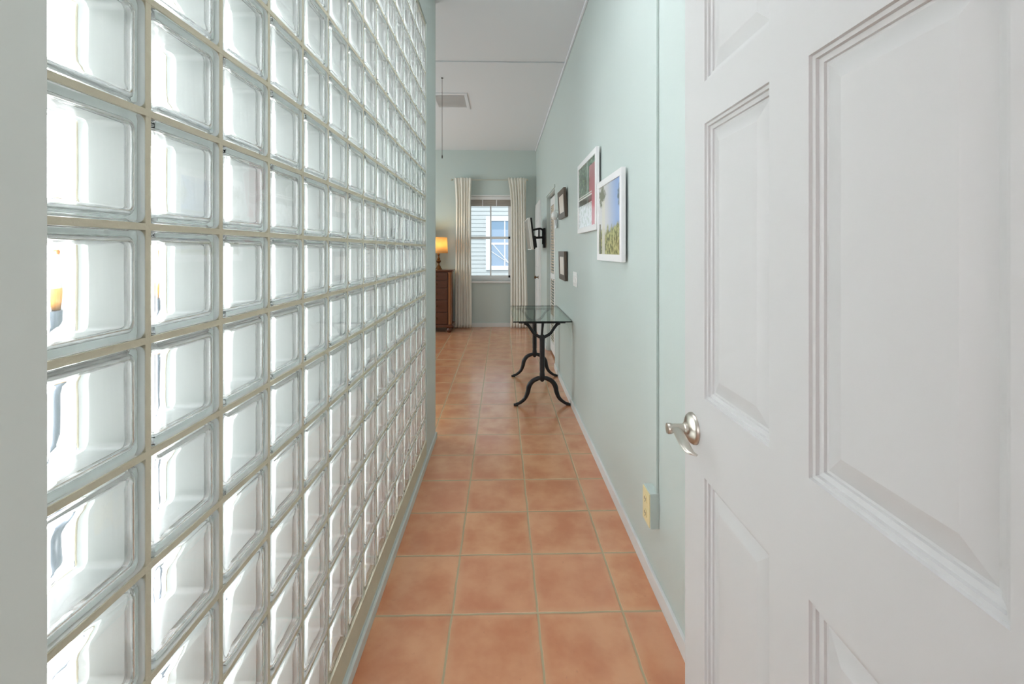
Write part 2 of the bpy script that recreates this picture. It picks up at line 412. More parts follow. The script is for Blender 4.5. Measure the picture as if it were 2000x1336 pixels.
# mortar bed under the first course and bead around the edge
box(bm, XG-.098, XG+.003, Y0G, YG1+.012, .055, ZB+.0055)
o = link('mortar_joints', bm, M['mortar'], screen); o.matrix_parent_inverse = Matrix.Translation(-screen.location)
bmx = [block_mesh(s) for s in range(5)]
cells = []
for i in range(NC):
    for j in range(NR):
        yc = Y0G+(i+.5)*S; zc = ZB+(j+.5)*S
        u = 980-856*.47/yc; v = 489.8-(zc-EYE)*856/yc
        vis = (40 < u < 860) and (-150 < v < 1500)
        size = 1/yc**3 if vis else 0
        cells.append((size, i, j, yc, zc))
cells.sort(reverse=True)
rest = nb()
for n, (size, i, j, yc, zc) in enumerate(cells):
    me = bmx[(i*7+j*3+i*j) % 5]
    if n < 100:
        o = bpy.data.objects.new('glass_block', me); COL.objects.link(o); o.parent = screen
        o.location = (0, yc-screen.location.y, zc-screen.location.z)
    else:
        tmp = me.copy(); tmp.transform(Matrix.Translation((0, yc-screen.location.y, zc-screen.location.z)))
        rest.from_mesh(tmp); bpy.data.meshes.remove(tmp)
me = bpy.data.meshes.new('glass_block_field'); rest.to_mesh(me); rest.free()
me.materials.append(M['glass']); me.materials.append(M['blockside']); me.materials.append(M['blockrim']); me.materials.append(M['blocklip'])
me.set_sharp_from_angle(angle=math.radians(38))
o = bpy.data.objects.new('glass_block_field', me); COL.objects.link(o); o.parent = screen; o['kind'] = 'stuff'

# ------------------------------------------------------------------ bathroom behind the glass: vase on a stand, shelf unit
v = empty('vase_stand', (-1.52, 1.50, 0))
tag(v, 'slim grey pedestal with an amber vase, blurred through the leftmost glass blocks', 'pedestal')
bm = nb(); lathe(bm, [(.10, .012), (.10, .03), (.05, .06), (.035, .4), (.05, .9), (.07, 1.08), (.08, 1.10), (.08, 1.12)], 28)
link('pedestal', bm, principled('blue_grey_stone', lin(96, 106, 116), .5), v, 40)
v2 = empty('amber_vase', (-1.52, 1.50, 1.12))
tag(v2, 'small amber and white vase on the grey pedestal behind the glass blocks', 'vase')
bm = nb(); lathe(bm, [(.04, 0), (.07, .03), (.08, .06), (.075, .075)], 28); link('body', bm, principled('amber_glaze', lin(212, 150, 78), .3), v2, 60)
bm = nb(); lathe(bm, [(.075, .075), (.06, .12), (.03, .15), (.02, .19)], 28); link('shoulder', bm, principled('pale_glaze', lin(170, 182, 170), .3), v2, 60)
bm = nb(); lathe(bm, [(.02, .19), (.03, .21), (.02, .235)], 28); link('stopper', bm, principled('amber_glaze_dark', lin(196, 112, 44), .3), v2, 60)

# ------------------------------------------------------------------ near door (six panels, satin lever)
ang = .0177
door = empty('door_1', (.407, .9637, .008), (0, 0, -ang))
door['kind'] = 'structure'
DW, DT = .735, .035
# local frame: x = away from hall face (into the door), y = towards the far free edge (0 = free edge, negative = hinge side)
panels_y = [(-.315, -.097), (-.632, -.402)]
panels_z = [(.20, .858), (1.016, 1.566), (1.650, 1.905)]
bm = nb()
def rect_ring(y0, y1, z0, z1, ins, x): return [bm.verts.new(p) for p in ((x, y0+ins, z0+ins), (x, y1-ins, z0+ins), (x, y1-ins, z1-ins), (x, y0+ins, z1-ins))]
ys = sorted([0, -DW]+[c for p in panels_y for c in p]); zs = sorted([0, 2.02]+[c for p in panels_z for c in p])
gv = {}
for a in ys:
    for b in zs: gv[(a, b)] = bm.verts.new((0, a, b))
PROF = [(.0012, .0040), (.0065, .0044), (.0075, .0085), (.0145, .0095), (.0156, .0125), (.0190, .0128), (.0440, .0075), (.0460, .0071)]
for a0, a1 in zip(ys, ys[1:]):
    for b0, b1 in zip(zs, zs[1:]):
        ring = [gv[(a0, b0)], gv[(a1, b0)], gv[(a1, b1)], gv[(a0, b1)]]
        if (a0, a1) in panels_y and (b0, b1) in panels_z:
            for ins, x in PROF:
                nx = rect_ring(a0, a1, b0, b1, ins, x)
                for k in range(4): bm.faces.new((ring[k], ring[(k+1) % 4], nx[(k+1) % 4], nx[k]))
                ring = nx
        bm.faces.new(ring)
# back and edges
bk = {}
for a in (ys[0], ys[-1]):
    for b in (zs[0], zs[-1]): bk[(a, b)] = bm.verts.new((DT, a, b))
A0, A1, B0, B1 = ys[0], ys[-1], zs[0], zs[-1]
bm.faces.new((bk[(A0, B0)], bk[(A0, B1)], bk[(A1, B1)], bk[(A1, B0)]))
for b, rv in ((B0, 1), (B1, -1)):
    bm.faces.new([gv[(a, b)] for a in ys]+[bk[(A1, b)], bk[(A0, b)]])
for a in (A0, A1):
    bm.faces.new([gv[(a, b)] for b in zs]+[bk[(a, B1)], bk[(a, B0)]])
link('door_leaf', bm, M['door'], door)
lev = empty('lever_handle', (0, -.045, .936)); lev.parent = door
R_out = Matrix.Rotation(-PI/2, 4, 'Y')   # lathe axis z -> -x (towards the hall)
bm = nb(); lathe(bm, [(.0325, 0), (.0325, .004), (.029, .009), (.020, .0135), (.012, .015)], 40, mat=R_out)
link('rosette', bm, M['nickel'], lev, 40)
bm = nb(); lathe(bm, [(.0115, .012), (.0115, .020), (.0095, .022), (.0095, .046), (.0110, .048), (.0110, .055), (.010, .0565)], 28, mat=R_out)
link('spindle', bm, M['nickel'], lev, 40)
bm = nb()
P = spline([(-.041, .006, .002), (-.041, -.016, .002), (-.043, -.042, -.001), (-.046, -.068, -.004), (-.045, -.090, -.008), (-.036, -.101, -.010)], 5)
rr = lerp_list([.0085, .0100, .0110, .0105, .0085, .0035], 5)
sweep(bm, P, rr, 16, flat=.42, up=Vector((0, 0, 1)))
link('lever_arm', bm, M['nickel'], lev, 50)
bm = nb()
for z in (.25, 1.05, 1.80): lathe(bm, [(.007, -.045), (.007, .045)], 14, cx=.002, cy=-DW-.006, cz=z)
link('hinge', bm, M['nickel'], door, 40)

# ------------------------------------------------------------------ raceway and outlet box on the right wall
bm = nb(); box(bm, XR-.011, XR, 1.652, 1.672, .395, HC-.02, .002); rw = link('cable_raceway', bm, M['wall'])
tag(rw, 'thin green painted cable raceway running up the right wall from the outlet box', 'raceway')
ob = empty('outlet_box', (XR, 1.69, .262)); tag(ob, 'surface mounted green outlet box with ivory face plate low on right wall', 'outlet')
bm = nb(); box(bm, -.034, 0, -.040, .040, 0, .135, .002); link('box', bm, M['wall'], ob)
bm = nb(); box(bm, -.038, -.034, -.038, .038, .004, .131, .0015); link('face_plate', bm, M['cream'], ob)
for z in (.040, .095):
    bm = nb(); lathe(bm, [(.016, 0), (.016, .0035)], 24, mat=Matrix.Translation((-.038, 0, z)) @ R_out); s_ = link('socket', bm, M['cream'], ob, 40)
    bm = nb(); box(bm, -.0422, -.0412, -.008, -.006, z-.004, z+.007); box(bm, -.0422, -.0412, .006, .008, z-.004, z+.007); box(bm, -.0422, -.0412, -.002, .002, z-.011, z-.008)
    link('slots', bm, M['slot'], s_)
# switch plate
sw = empty('light_switch', (XR, 3.54, 1.03)); tag(sw, 'white three gang light switch plate beside the lower small dark frame', 'light switch')
bm = nb(); box(bm, -.006, 0, -.083, .083, 0, .118, .002); link('plate', bm, M['plate'], sw)
for y in (-.046, 0, .046):
    bm = nb(); box(bm, -.0115, -.006, y-.015, y+.015, .030, .088, .002); link('rocker', bm, M['plate'], sw)

# ------------------------------------------------------------------ pictures
def art_palm():
    m, nt, out = new_mat('palm_garden_print'); p = nt.nodes.new('ShaderNodeBsdfPrincipled'); p.inputs['Roughness'].default_value = .12
    tc = nt.nodes.new('ShaderNodeTexCoord'); sp = nt.nodes.new('ShaderNodeSeparateXYZ'); L(nt, tc.outputs['Generated'], sp.inputs[0])
    u = math_node(nt, 'SUBTRACT', 1.0, sp.outputs[1]); v_ = sp.outputs[2]       # u: 0 = far (left in photo) .. 1 = near
    n = nt.nodes.new('ShaderNodeTexNoise'); n.inputs['Scale'].default_value = 16; n.inputs['Detail'].default_value = 6; L(nt, tc.outputs['Generated'], n.inputs['Vector'])
    n2 = nt.nodes.new('ShaderNodeTexNoise'); n2.inputs['Scale'].default_value = 5; n2.inputs['Detail'].default_value = 4; L(nt, tc.outputs['Generated'], n2.inputs['Vector'])
    sky = mixc(nt, smooth(nt, u, .25, .9), lin(220, 222, 222), lin(150, 178, 224))
    # foliage, higher towards the left
    edge = math_node(nt, 'ADD', v_, math_node(nt, 'MULTIPLY', math_node(nt, 'SUBTRACT', n2.outputs[0], .5), .35))
    fol = mixc(nt, smooth(nt, n.outputs[0], .35, .62), lin(104, 112, 72), lin(186, 188, 132))
    c = mixc(nt, smooth(nt, edge, .34, .42), fol, sky)
    # dark crown of the left palm and its trunk
    du = math_node(nt, 'ABSOLUTE', math_node(nt, 'SUBTRACT', u, .16)); dv = math_node(nt, 'ABSOLUTE', math_node(nt, 'SUBTRACT', v_, .86))
    crown = math_node(nt, 'ADD', math_node(nt, 'ADD', du, dv), math_node(nt, 'MULTIPLY', n.outputs[0], .5))
    c = mixc(nt, smooth(nt, crown, .36, .5), lin(130, 136, 118), c)
    tower = math_node(nt, 'MULTIPLY', math_node(nt, 'LESS_THAN', math_node(nt, 'ABSOLUTE', math_node(nt, 'SUBTRACT', u, .24)), .07), math_node(nt, 'LESS_THAN', v_, .78))
    c = mixc(nt, math_node(nt, 'MULTIPLY', tower, .8), c, lin(226, 226, 214))
    d2 = math_node(nt, 'LESS_THAN', math_node(nt, 'ABSOLUTE', math_node(nt, 'SUBTRACT', u, .06)), .035)
    c = mixc(nt, math_node(nt, 'MULTIPLY', d2, math_node(nt, 'MULTIPLY', math_node(nt, 'LESS_THAN', v_, .45), .85)), c, lin(60, 60, 50))
    # palm fronds top right
    du = math_node(nt, 'ABSOLUTE', math_node(nt, 'SUBTRACT', u, .94)); dv = math_node(nt, 'ABSOLUTE', math_node(nt, 'SUBTRACT', v_, .76))
    fr = math_node(nt, 'ADD', math_node(nt, 'ADD', math_node(nt, 'MULTIPLY', du, 1.8), dv), math_node(nt, 'MULTIPLY', n.outputs[0], .35))
    c = mixc(nt, math_node(nt, 'MULTIPLY', math_node(nt, 'SUBTRACT', 1.0, smooth(nt, fr, .24, .36)), .8), c, lin(84, 100, 90))
    L(nt, c, p.inputs['Base Color']); L(nt, p.outputs[0], out.inputs[0]); return m
def art_house():
    m, nt, out = new_mat('green_and_red_print'); p = nt.nodes.new('ShaderNodeBsdfPrincipled'); p.inputs['Roughness'].default_value = .10
    tc = nt.nodes.new('ShaderNodeTexCoord'); sp = nt.nodes.new('ShaderNodeSeparateXYZ'); L(nt, tc.outputs['Generated'], sp.inputs[0])
    u = math_node(nt, 'SUBTRACT', 1.0, sp.outputs[1]); v_ = sp.outputs[2]
    n = nt.nodes.new('ShaderNodeTexNoise'); n.inputs['Scale'].default_value = 14; n.inputs['Detail'].default_value = 5; L(nt, tc.outputs['Generated'], n.inputs['Vector'])
    c = mixc(nt, smooth(nt, n.outputs[0], .3, .7), lin(84, 104, 90), lin(132, 150, 132))
    red = math_node(nt, 'MULTIPLY', math_node(nt, 'GREATER_THAN', u, .66), math_node(nt, 'LESS_THAN', v_, .90))
    c = mixc(nt, red, c, mixc(nt, smooth(nt, v_, .2, .9), lin(206, 120, 130), lin(176, 120, 124)))
    st = math_node(nt, 'LESS_THAN', math_node(nt, 'ABSOLUTE', math_node(nt, 'SUBTRACT', u, .55)), .03)
    c = mixc(nt, math_node(nt, 'MULTIPLY', st, .5), c, lin(190, 206, 200))
    low = math_node(nt, 'MULTIPLY', math_node(nt, 'LESS_THAN', v_, .36), math_node(nt, 'LESS_THAN', u, .80))
    c = mixc(nt, low, c, mixc(nt, smooth(nt, n.outputs[0], .36, .56), lin(190, 198, 192), lin(236, 240, 242)))
    bar = math_node(nt, 'LESS_THAN', math_node(nt, 'ABSOLUTE', math_node(nt, 'SUBTRACT', v_, .47)), .012)
    bar2 = math_node(nt, 'LESS_THAN', math_node(nt, 'ABSOLUTE', math_node(nt, 'SUBTRACT', v_, .505)), .008)
    bb = math_node(nt, 'MULTIPLY', math_node(nt, 'MAXIMUM', bar, bar2), math_node(nt, 'LESS_THAN', u, .8))
    c = mixc(nt, bb, c, lin(226, 230, 222))
    dk = math_node(nt, 'MULTIPLY', math_node(nt, 'LESS_THAN', math_node(nt, 'ABSOLUTE', math_node(nt, 'SUBTRACT', v_, .41)), .045), math_node(nt, 'LESS_THAN', u, .8))
    c = mixc(nt, math_node(nt, 'MULTIPLY', dk, .7), c, lin(92, 90, 88))
    L(nt, c, p.inputs['Base Color']); L(nt, p.outputs[0], out.inputs[0]); return m
def picture(name, y0, y1, z0, z1, t, off, fw, fm, am, label, group=None, depth_in=.005, lean=0, cat='picture'):
    e = empty(name, (XR-off, (y0+y1)/2, z0)); e.rotation_euler = (0, -lean, 0)
    tag(e, label, cat, group)
    hy = (y1-y0)/2; H_ = z1-z0
    bm = nb()
    for b in ((-t, 0, -hy, hy, 0, fw), (-t, 0, -hy, hy, H_-fw, H_), (-t, 0, -hy, -hy+fw, fw, H_-fw), (-t, 0, hy-fw, hy, fw, H_-fw)): box(bm, *b, bev=.0015)
    link('frame', bm, fm, e)
    bm = nb(); box(bm, -t+depth_in, -t+depth_in+.004, -hy+fw-.002, hy-fw+.002, fw-.002, H_-fw+.002); link('print', bm, am, e)
    bm = nb(); box(bm, -.004, off-.0003, -.02, .02, H_-.06, H_-.02); link('hanger', bm, M['slot'], e)
    return e
picture('framed_print', 2.057, 2.588, 1.265, 1.717, .021, .012, .036, M['frame_white'], art_palm(), 'white framed palm garden print under blue sky, nearest the door on the right wall')
picture('framed_print', 2.615, 3.257, 1.447, 1.947, .021, .012, .036, M['frame_white'], art_house(), 'white framed print of dark greenery and a red wall, hung higher and farther away')
picture('small_framed_print', 3.945, 4.37, 1.63, 1.897, .024, .004, .050, M['frame_dark'], M['mat'], 'small dark pewter framed print, the upper of two on the right wall', None, lean=.05)
picture('small_framed_print', 3.945, 4.35, 1.045, 1.315, .024, .004, .050, M['frame_dark'], M['mat'], 'small dark pewter framed print beside the light switch, lower of two', None, lean=.03)
# hanging ornament
wo = empty('wall_ornament', (XR, 4.63, 1.56)); tag(wo, 'silvery glass ornament with two grey tassels hanging beside the upper small frame', 'wall ornament')
bm = nb(); lathe(bm, [(.004, .185), (.03, .16), (.036, .12), (.02, .09), (.004, .085)], 20, cx=-.038); link('glass_drop', bm, M['plate'], wo, 60)
for y in (-.03, .03):
    bm = nb(); lathe(bm, [(.003, .10), (.010, .085), (.012, 0), (.004, -.002)], 14, cx=-.02, cy=y); link('tassel', bm, M['silver'], wo, 50)
bm = nb(); sweep(bm, [(0, 0, .19), (-.03, 0, .19), (-.038, 0, .18)], .003, 8); link('hook', bm, M['silver'], wo)
bm = nb(); box(bm, -.022, -.018, -.032, .032, .096, .104); link('cross_bar', bm, M['silver'], wo)

# ------------------------------------------------------------------ closet louvre door (recessed) and far door on the right wall
d2 = empty('door_2', (XR+.045, CD1-.02, .03), (0, 0, .0)); d2['kind'] = 'structure'
bm = nb(); Wd = CD1-CD0-.05
def leaf(bm, y0, y1, sk):
    # local y negative towards the camera; louvres
    for b in ((0, .03, y1-.045, y1, 0, 1.97), (0, .03, y0, y0+.045, 0, 1.97), (0, .03, y0+.045, y1-.045, 0, .12), (0, .03, y0+.045, y1-.045, 1.87, 1.97), (0, .03, y0+.045, y1-.045, .93, 1.0)):
        box(bm, *b, bev=.002)
leaf(bm, -Wd, -Wd/2-.003, 0); leaf(bm, -Wd/2+.003, 0, 0)
link('leaf_frame', bm, M['white'], d2)
bm = nb()
for y0, y1 in ((-Wd+.045, -Wd/2-.048), (-Wd/2+.048, -.045)):
    for a, b in ((.12, .93), (1.0, 1.87)):
        n = int((b-a)/.035)
        for k in range(n):
            z = a+(k+.5)*(b-a)/n
            Mx = Matrix.Translation((.015, 0, z)) @ Matrix.Rotation(math.radians(40), 4, 'Y')
            box(bm, -.018, .018, y0, y1, -.0025, .0025, mat=Mx)
link('louvres', bm, principled('cream_louvre', lin(224, 214, 196), .5), d2)
bm = nb(); lathe(bm, [(.006, 0), (.006, .012), (.014, .018), (.014, .026), (.008, .03)], 18, mat=Matrix.Translation((0, -Wd/2-.03, .94)) @ R_out); link('knob', bm, M['plate'], d2, 40)
bm = nb()
box(bm, XR-.012, XR, CD0-.012, CD1+.012, CDH, CDH+.035, .002)
box(bm, XR-.0008, XR+.11, CD0, CD0+.012, 0, CDH); box(bm, XR-.0008, XR+.11, CD1-.012, CD1, 0, CDH)
box(bm, XR, XR+.11, CD0+.012, CD1-.012, CDH-.012, CDH-.0005)
struct('trim_3', bm, M['wall'])
d3 = empty('door_3', (XR-.030, 7.42, .01)); d3['kind'] = 'structure'
bm = nb(); box(bm, 0, .029, -.70, .02, 0, 2.03, .003); link('door_leaf', bm, M['white'], d3)
bm = nb()
for a, b in ((.25, .9), (1.05, 1.8)):
    for y0, y1 in ((-.62, -.38), (-.30, -.06)):
        for q in ((y0, y1, a, a+.012), (y0, y1, b-.012, b), (y0, y0+.012, a, b), (y1-.012, y1, a, b)): box(bm, -.004, .001, *q)
link('panel_moulding', bm, M['white'], d3)
bm = nb(); lathe(bm, [(.024, 0), (.024, .006), (.009, .008), (.009, .035), (.024, .042), (.026, .055), (.012, .065)], 20, mat=Matrix.Translation((0, -.64, .90)) @ R_out); link('knob', bm, M['brass'], d3, 40)
bm = nb(); box(bm, XR-.02, XR, 6.64, 6.70, 0, 2.10, .002); box(bm, XR-.02, XR, 7.46, 7.52, 0, 2.10, .002); box(bm, XR-.02, XR, 6.70, 7.46, 2.045, 2.10, .002)
struct('trim_4', bm, M['white'])

# ------------------------------------------------------------------ television on its arm
tv = empty('television', (.40, 5.72, 1.335)); tag(tv, 'flat television tilted down on a swing arm from the right wall, seen edge on', 'television')
tilt = .115
Rt = Matrix.Rotation(-tilt, 4, 'Y')
bm = nb(); box(bm, -.016, .020, 0, .70, 0, .42, .004, mat=Rt); link('housing', bm, M['tvwhite'], tv)
bm = nb(); box(bm, -.0175, -.0162, .012, .688, .012, .408, mat=Rt); link('screen', bm, M['screen'], tv)
bm = nb(); box(bm, .0205, .045, .02, .68, .005, .42, .008, mat=Rt); box(bm, .045, .075, .10, .60, .02, .18, .008, mat=Rt); link('back_cover', bm, M['black'], tv)
mt = empty('tv_bracket', (XR, 6.02, 1.36)); tag(mt, 'black steel swing arm bracket carrying the television on the right wall', 'tv bracket')
bm = nb(); box(bm, -.030, 0, -.06, .06, 0, .27, .004); link('wall_plate', bm, M['black'], mt)
bm = nb()
sweep(bm, spline([(-.02, 0, .235), (-.06, 0, .262), (-.12, 0, .258), (-.176, 0, .24)], 5), .014, 10)
link('upper_arm', bm, M['black'], mt, 50)
bm = nb(); sweep(bm, [(-.02, 0, .145), (-.10, 0, .14), (-.145, 0, .14)], .016, 10); link('lower_arm', bm, M['black'], mt, 50)
bm = nb(); sweep(bm, [(-.085, 0, .135), (-.085, 0, .26)], .010, 10); sweep(bm, [(-.030, 0, .26), (-.030, 0, .05)], .014, 10); link('pivot_post', bm, M['black'], mt, 50)

# ------------------------------------------------------------------ console table
tb = empty('console_table', (0, 0, 0)); tb.location = (.345, 4.19, 0)
tag(tb, 'narrow glass topped console table on two black cast iron pedestals against the right wall', 'console table')
bm = nb(); box(bm, -.250, .245, -.53, .53, .720, .729); gl = link('glass_top', bm, M['tableglass'], tb)
bm = nb()
for q in ((-.2512, .2462, -.5312, -.530), (-.2512, .2462, .530, .5312), (-.2512, -.250, -.53, .53), (.245, .2462, -.53, .53)): box(bm, *q, .7198, .7292)
link('glass_edge', bm, M['tableedge'], tb)
FT = [(.015, .235), (.045, .228), (.085, .205), (.112, .165), (.123, .115), (.146, .062), (.190, .024), (.224, .0115)]
def pedestal(y):
    p = empty('pedestal', (0, y, 0)); p.parent = tb
    bm = nb(); box(bm, -.198, .198, -.016, .016, .702, .7195, .003); link('top_bar', bm, M['iron'], p)
    for s in (-1, 1):
        bm = nb(); pts = spline([(s*.150, 0, .704), (s*.125, 0, .690), (s*.098, 0, .655), (s*.070, 0, .615), (s*.030, 0, .590), (0, 0, .578)], 5)
        sweep(bm, pts, lerp_list([.014, .013, .0125, .0125, .0135, .016], 5), 12); link('arm', bm, M['iron'], p, 50)
    bm = nb(); sweep(bm, [(.006, 0, .704), (.002, 0, .66), (-.004, 0, .585)], [.012, .010, .011], 12); link('centre_strut', bm, M['iron'], p, 50)
    bm = nb(); lathe(bm, [(.012, .605), (.022, .595), (.024, .575), (.022, .55), (.022, .30), (.020, .29), (.022, .275), (.024, .245), (.018, .215), (.010, .205)], 24); link('column', bm, M['iron'], p, 40)
    for s in (-1, 1):
        bm = nb(); pts = spline([(s*a, 0, b+.001) for a, b in FT], 5)
        sweep(bm, pts, lerp_list([.017, .019, .020, .0215, .0195, .016, .013, .0115], 5), 12); 
        sweep(bm, [(s*.205, 0, .012), (s*.243, 0, .010)], [.0105, .0095], 12, flat=1.7)
        link('foot', bm, M['iron'], p, 50)
pedestal(-.46); pedestal(.40)

# ------------------------------------------------------------------ far window, curtains
w = empty('window_1', ((WX0+WX1)/2, YF, WZ0)); w['kind'] = 'structure'
hw = (WX1-WX0)/2; wh = WZ1-WZ0
bm = nb()
for b in ((-hw, -hw+.05, .05, .12, 0, wh), (hw-.05, hw, .05, .12, 0, wh), (-hw, hw, .05, .12, wh-.05, wh), (-hw, hw, .05, .12, 0, .05)): box(bm, *b, bev=.003)
link('frame', bm, M['white'], w)
bm = nb(); mz = 1.545-WZ0
for zz0, zz1, yy in ((.05, mz+.022, .062), (mz-.022, wh-.05, .085)):
    for b in ((-hw+.05, -hw+.085, yy, yy+.025, zz0, zz1), (hw-.085, hw-.05, yy, yy+.025, zz0, zz1), (-hw+.05, hw-.05, yy, yy+.025, zz0, zz0+.04), (-hw+.05, hw-.05, yy, yy+.025, zz1-.04, zz1), (.005, .030, yy+.004, yy+.02, zz0+.04, zz1-.04)): box(bm, *b, bev=.002)
link('sash', bm, M['white'], w)
bm = nb(); box(bm, -hw+.085, hw-.085, .073, .076, .09, mz-.018); box(bm, -hw+.085, hw-.085, .096, .099, mz+.018, wh-.09); link('pane', bm, M['pane'], w)
bm = nb(); box(bm, -hw-.02, hw+.02, -.035, .05, -.035, 0, .004); link('sill', bm, M['white'], w)
bm = nb(); box(bm, -hw-.02, hw+.02, -.012, .0, wh, wh+.022, .002); box(bm, -hw+.01, hw-.01, .005, .045, wh-.055, wh-.002, .003); link('head_trim', bm, M['white'], w)
bl = empty('raised_blind', ((WX0+WX1)/2, YF, WZ1-.055)); tag(bl, 'taupe window blind pulled up and stacked at the top of the far window', 'blind')
bm = nb()
for k in range(9): box(bm, -hw+.012, hw-.012, .008, .042, -.010-k*.0125, -.001-k*.0125, .001)
link('slat_stack', bm, M['blind'], bl)
for x in (-.12, .12):
    bm = nb(); box(bm, x-.008, x+.008, .004, .046, -.113, -.0005); link('ladder_tape', bm, M['gray'], bl)
rd = empty('curtain_rod', (-.205, YF, 2.535)); tag(rd, 'slim pale curtain rod with small end caps above the far window', 'curtain rod')
Ry = Matrix.Rotation(PI/2, 4, 'Y')
bm = nb(); lathe(bm, [(.008, -.635), (.008, .635)], 14, mat=Matrix.Translation((0, -.075, 0)) @ Ry); link('rod', bm, M['rod'], rd, 40)
for s in (-1, 1):
    bm = nb(); lathe(bm, [(.009, 0), (.016, .006), (.018, .018), (.010, .030)], 14, mat=Matrix.Translation((s*.635, -.075, 0)) @ Matrix.Rotation(s*PI/2, 4, 'Y')); link('finial', bm, M['rod'], rd, 40)
    bm = nb(); box(bm, s*.60-.006, s*.60+.006, -.075, 0, -.016, -.0085); box(bm, s*.60-.015, s*.60+.015, -.006, 0, -.04, .02); link('bracket', bm, M['rod'], rd)
def curtain(cx_top, w_top, cx_mid, w_mid, cx_bot, w_bot, pleats, seed, label):
    rnd = random.Random(seed); bm = nb(); NU, NV = 120, 40; ph = rnd.uniform(0, 6)
    g = []
    for j in range(NV+1):
        t = j/NV; z = .012+(2.565-.012)*t
        # interpolate bottom -> mid (z about 2.0) -> top
        if z < 2.0: k = z/2.0; k = k*k*(3-2*k); cx = cx_bot+(cx_mid-cx_bot)*k; ww = w_bot+(w_mid-w_bot)*k
        else: k = (z-2.0)/.565; k = k*k; cx = cx_mid+(cx_top-cx_mid)*k; ww = w_mid+(w_top-w_mid)*k
        row = []
        for i in range(NU+1):
            u = i/NU
            a = .017 if z < 2.45 else .012
            y = a*math.sin(2*PI*pleats*(u+.02*math.sin(3*t+ph))+ph)+.008*math.sin(2*PI*(pleats*.37)*u+4*t+ph)
            x = cx+(u-.5)*ww+.006*math.sin(4*PI*pleats*u+ph)
            row.append(bm.verts.new((x, YF-.118+y, z+(.006*math.sin(2*PI*pleats*u) if j == NV else 0))))
        g.append(row)
    for j in range(NV):
        for i in range(NU): bm.faces.new((g[j][i], g[j][i+1], g[j+1][i+1], g[j+1][i]))
    o = link('curtain', bm, M['curtain'], None, 80)
    so = o.modifiers.new('cloth', 'SOLIDIFY'); so.thickness = .0025
    tag(o, label, 'curtain', None)
f = lambda x: (x-979.9)/114.1
def cw(a, b): return (f(a)+f(b))/2, f(b)-f(a)
curtain(*cw(887, 921), *cw(890.5, 919), *cw(888, 921), 6, 1, 'cream pleated curtain hanging left of the far window, beside the dresser')
curtain(*cw(993, 1028), *cw(998.5, 1027), *cw(997.5, 1031), 6, 5, 'cream pleated curtain hanging right of the far window, behind the television')

# ------------------------------------------------------------------ outside: the neighbouring house
YN = 10.8
nh = empty('clapboard_house', (0, YN, -1.0)); tag(nh, 'pale blue clapboard house next door seen through the far window', 'house')
bm = nb()
z = 0
while z < 6.5:
    vs = [bm.verts.new(p) for p in ((-4, -.018, z), (4, -.018, z), (4, 0, z+.10), (-4, 0, z+.10), (-4, .02, z), (4, .02, z), (4, .02, z+.10), (-4, .02, z+.10))]
    for q in ((0, 1, 2, 3), (0, 4, 5, 1), (3, 2, 6, 7), (4, 7, 6, 5), (0, 3, 7, 4), (1, 5, 6, 2)): bm.faces.new([vs[i] for i in q])
    z += .10
link('siding', bm, M['siding'], nh)
g = lambda px: (px-979.9)/79.3
h_ = lambda py: EYE-(py-489.8)/79.3+1.0
wn_ = empty('house_window', (0, -.03, 0)); wn_.parent = nh
x0, x1, z0, z1 = g(949), g(1024), h_(527), h_(423)
bm = nb()
for b in ((x0, x0+.11, z0, z1), (x1-.11, x1, z0, z1), (x0+.111, x1-.111, z1-.11, z1), (x0+.111, x1-.111, z0, z0+.10)): box(bm, b[0], b[1], -.03, .02, b[2], b[3], .004)
link('trim', bm, M['exttrim'], wn_)
bm = nb(); box(bm, x0+.1, x1-.1, -.002, .015, z0+.09, z1-.1); link('pane', bm, M['extglass'], wn_)
bm = nb(); box(bm, g(984.8), g(987), -.012, -.002, z0+.1, z1-.11); box(bm, x0+.11, x1-.11, -.014, -.002, h_(478), h_(474)); link('muntin', bm, M['exttrim'], wn_)
bm = nb()
sweep(bm, [(g(962), -.02, h_(476)), (g(1000), -.02, h_(521))], .010, 6); sweep(bm, [(g(958), -.025, h_(490)), (g(1000), -.025, h_(518))], .008, 6)
link('reflection_streak', bm, M['exttrim'], wn_)  # reflection lines on the pane, modelled as thin pale bars
bm = nb(); box(bm, -12, 12, YF+.3, 20, -1.1, -1.0); gr = struct('ground', bm, M['asphalt'])
sun = bpy.data.lights.new('sun', 'SUN'); sun.energy = 1.9; sun.angle = .05; so_ = bpy.data.objects.new('sun', sun); so_.rotation_euler = (math.radians(48), 0, math.radians(-25)); COL.objects.link(so_)

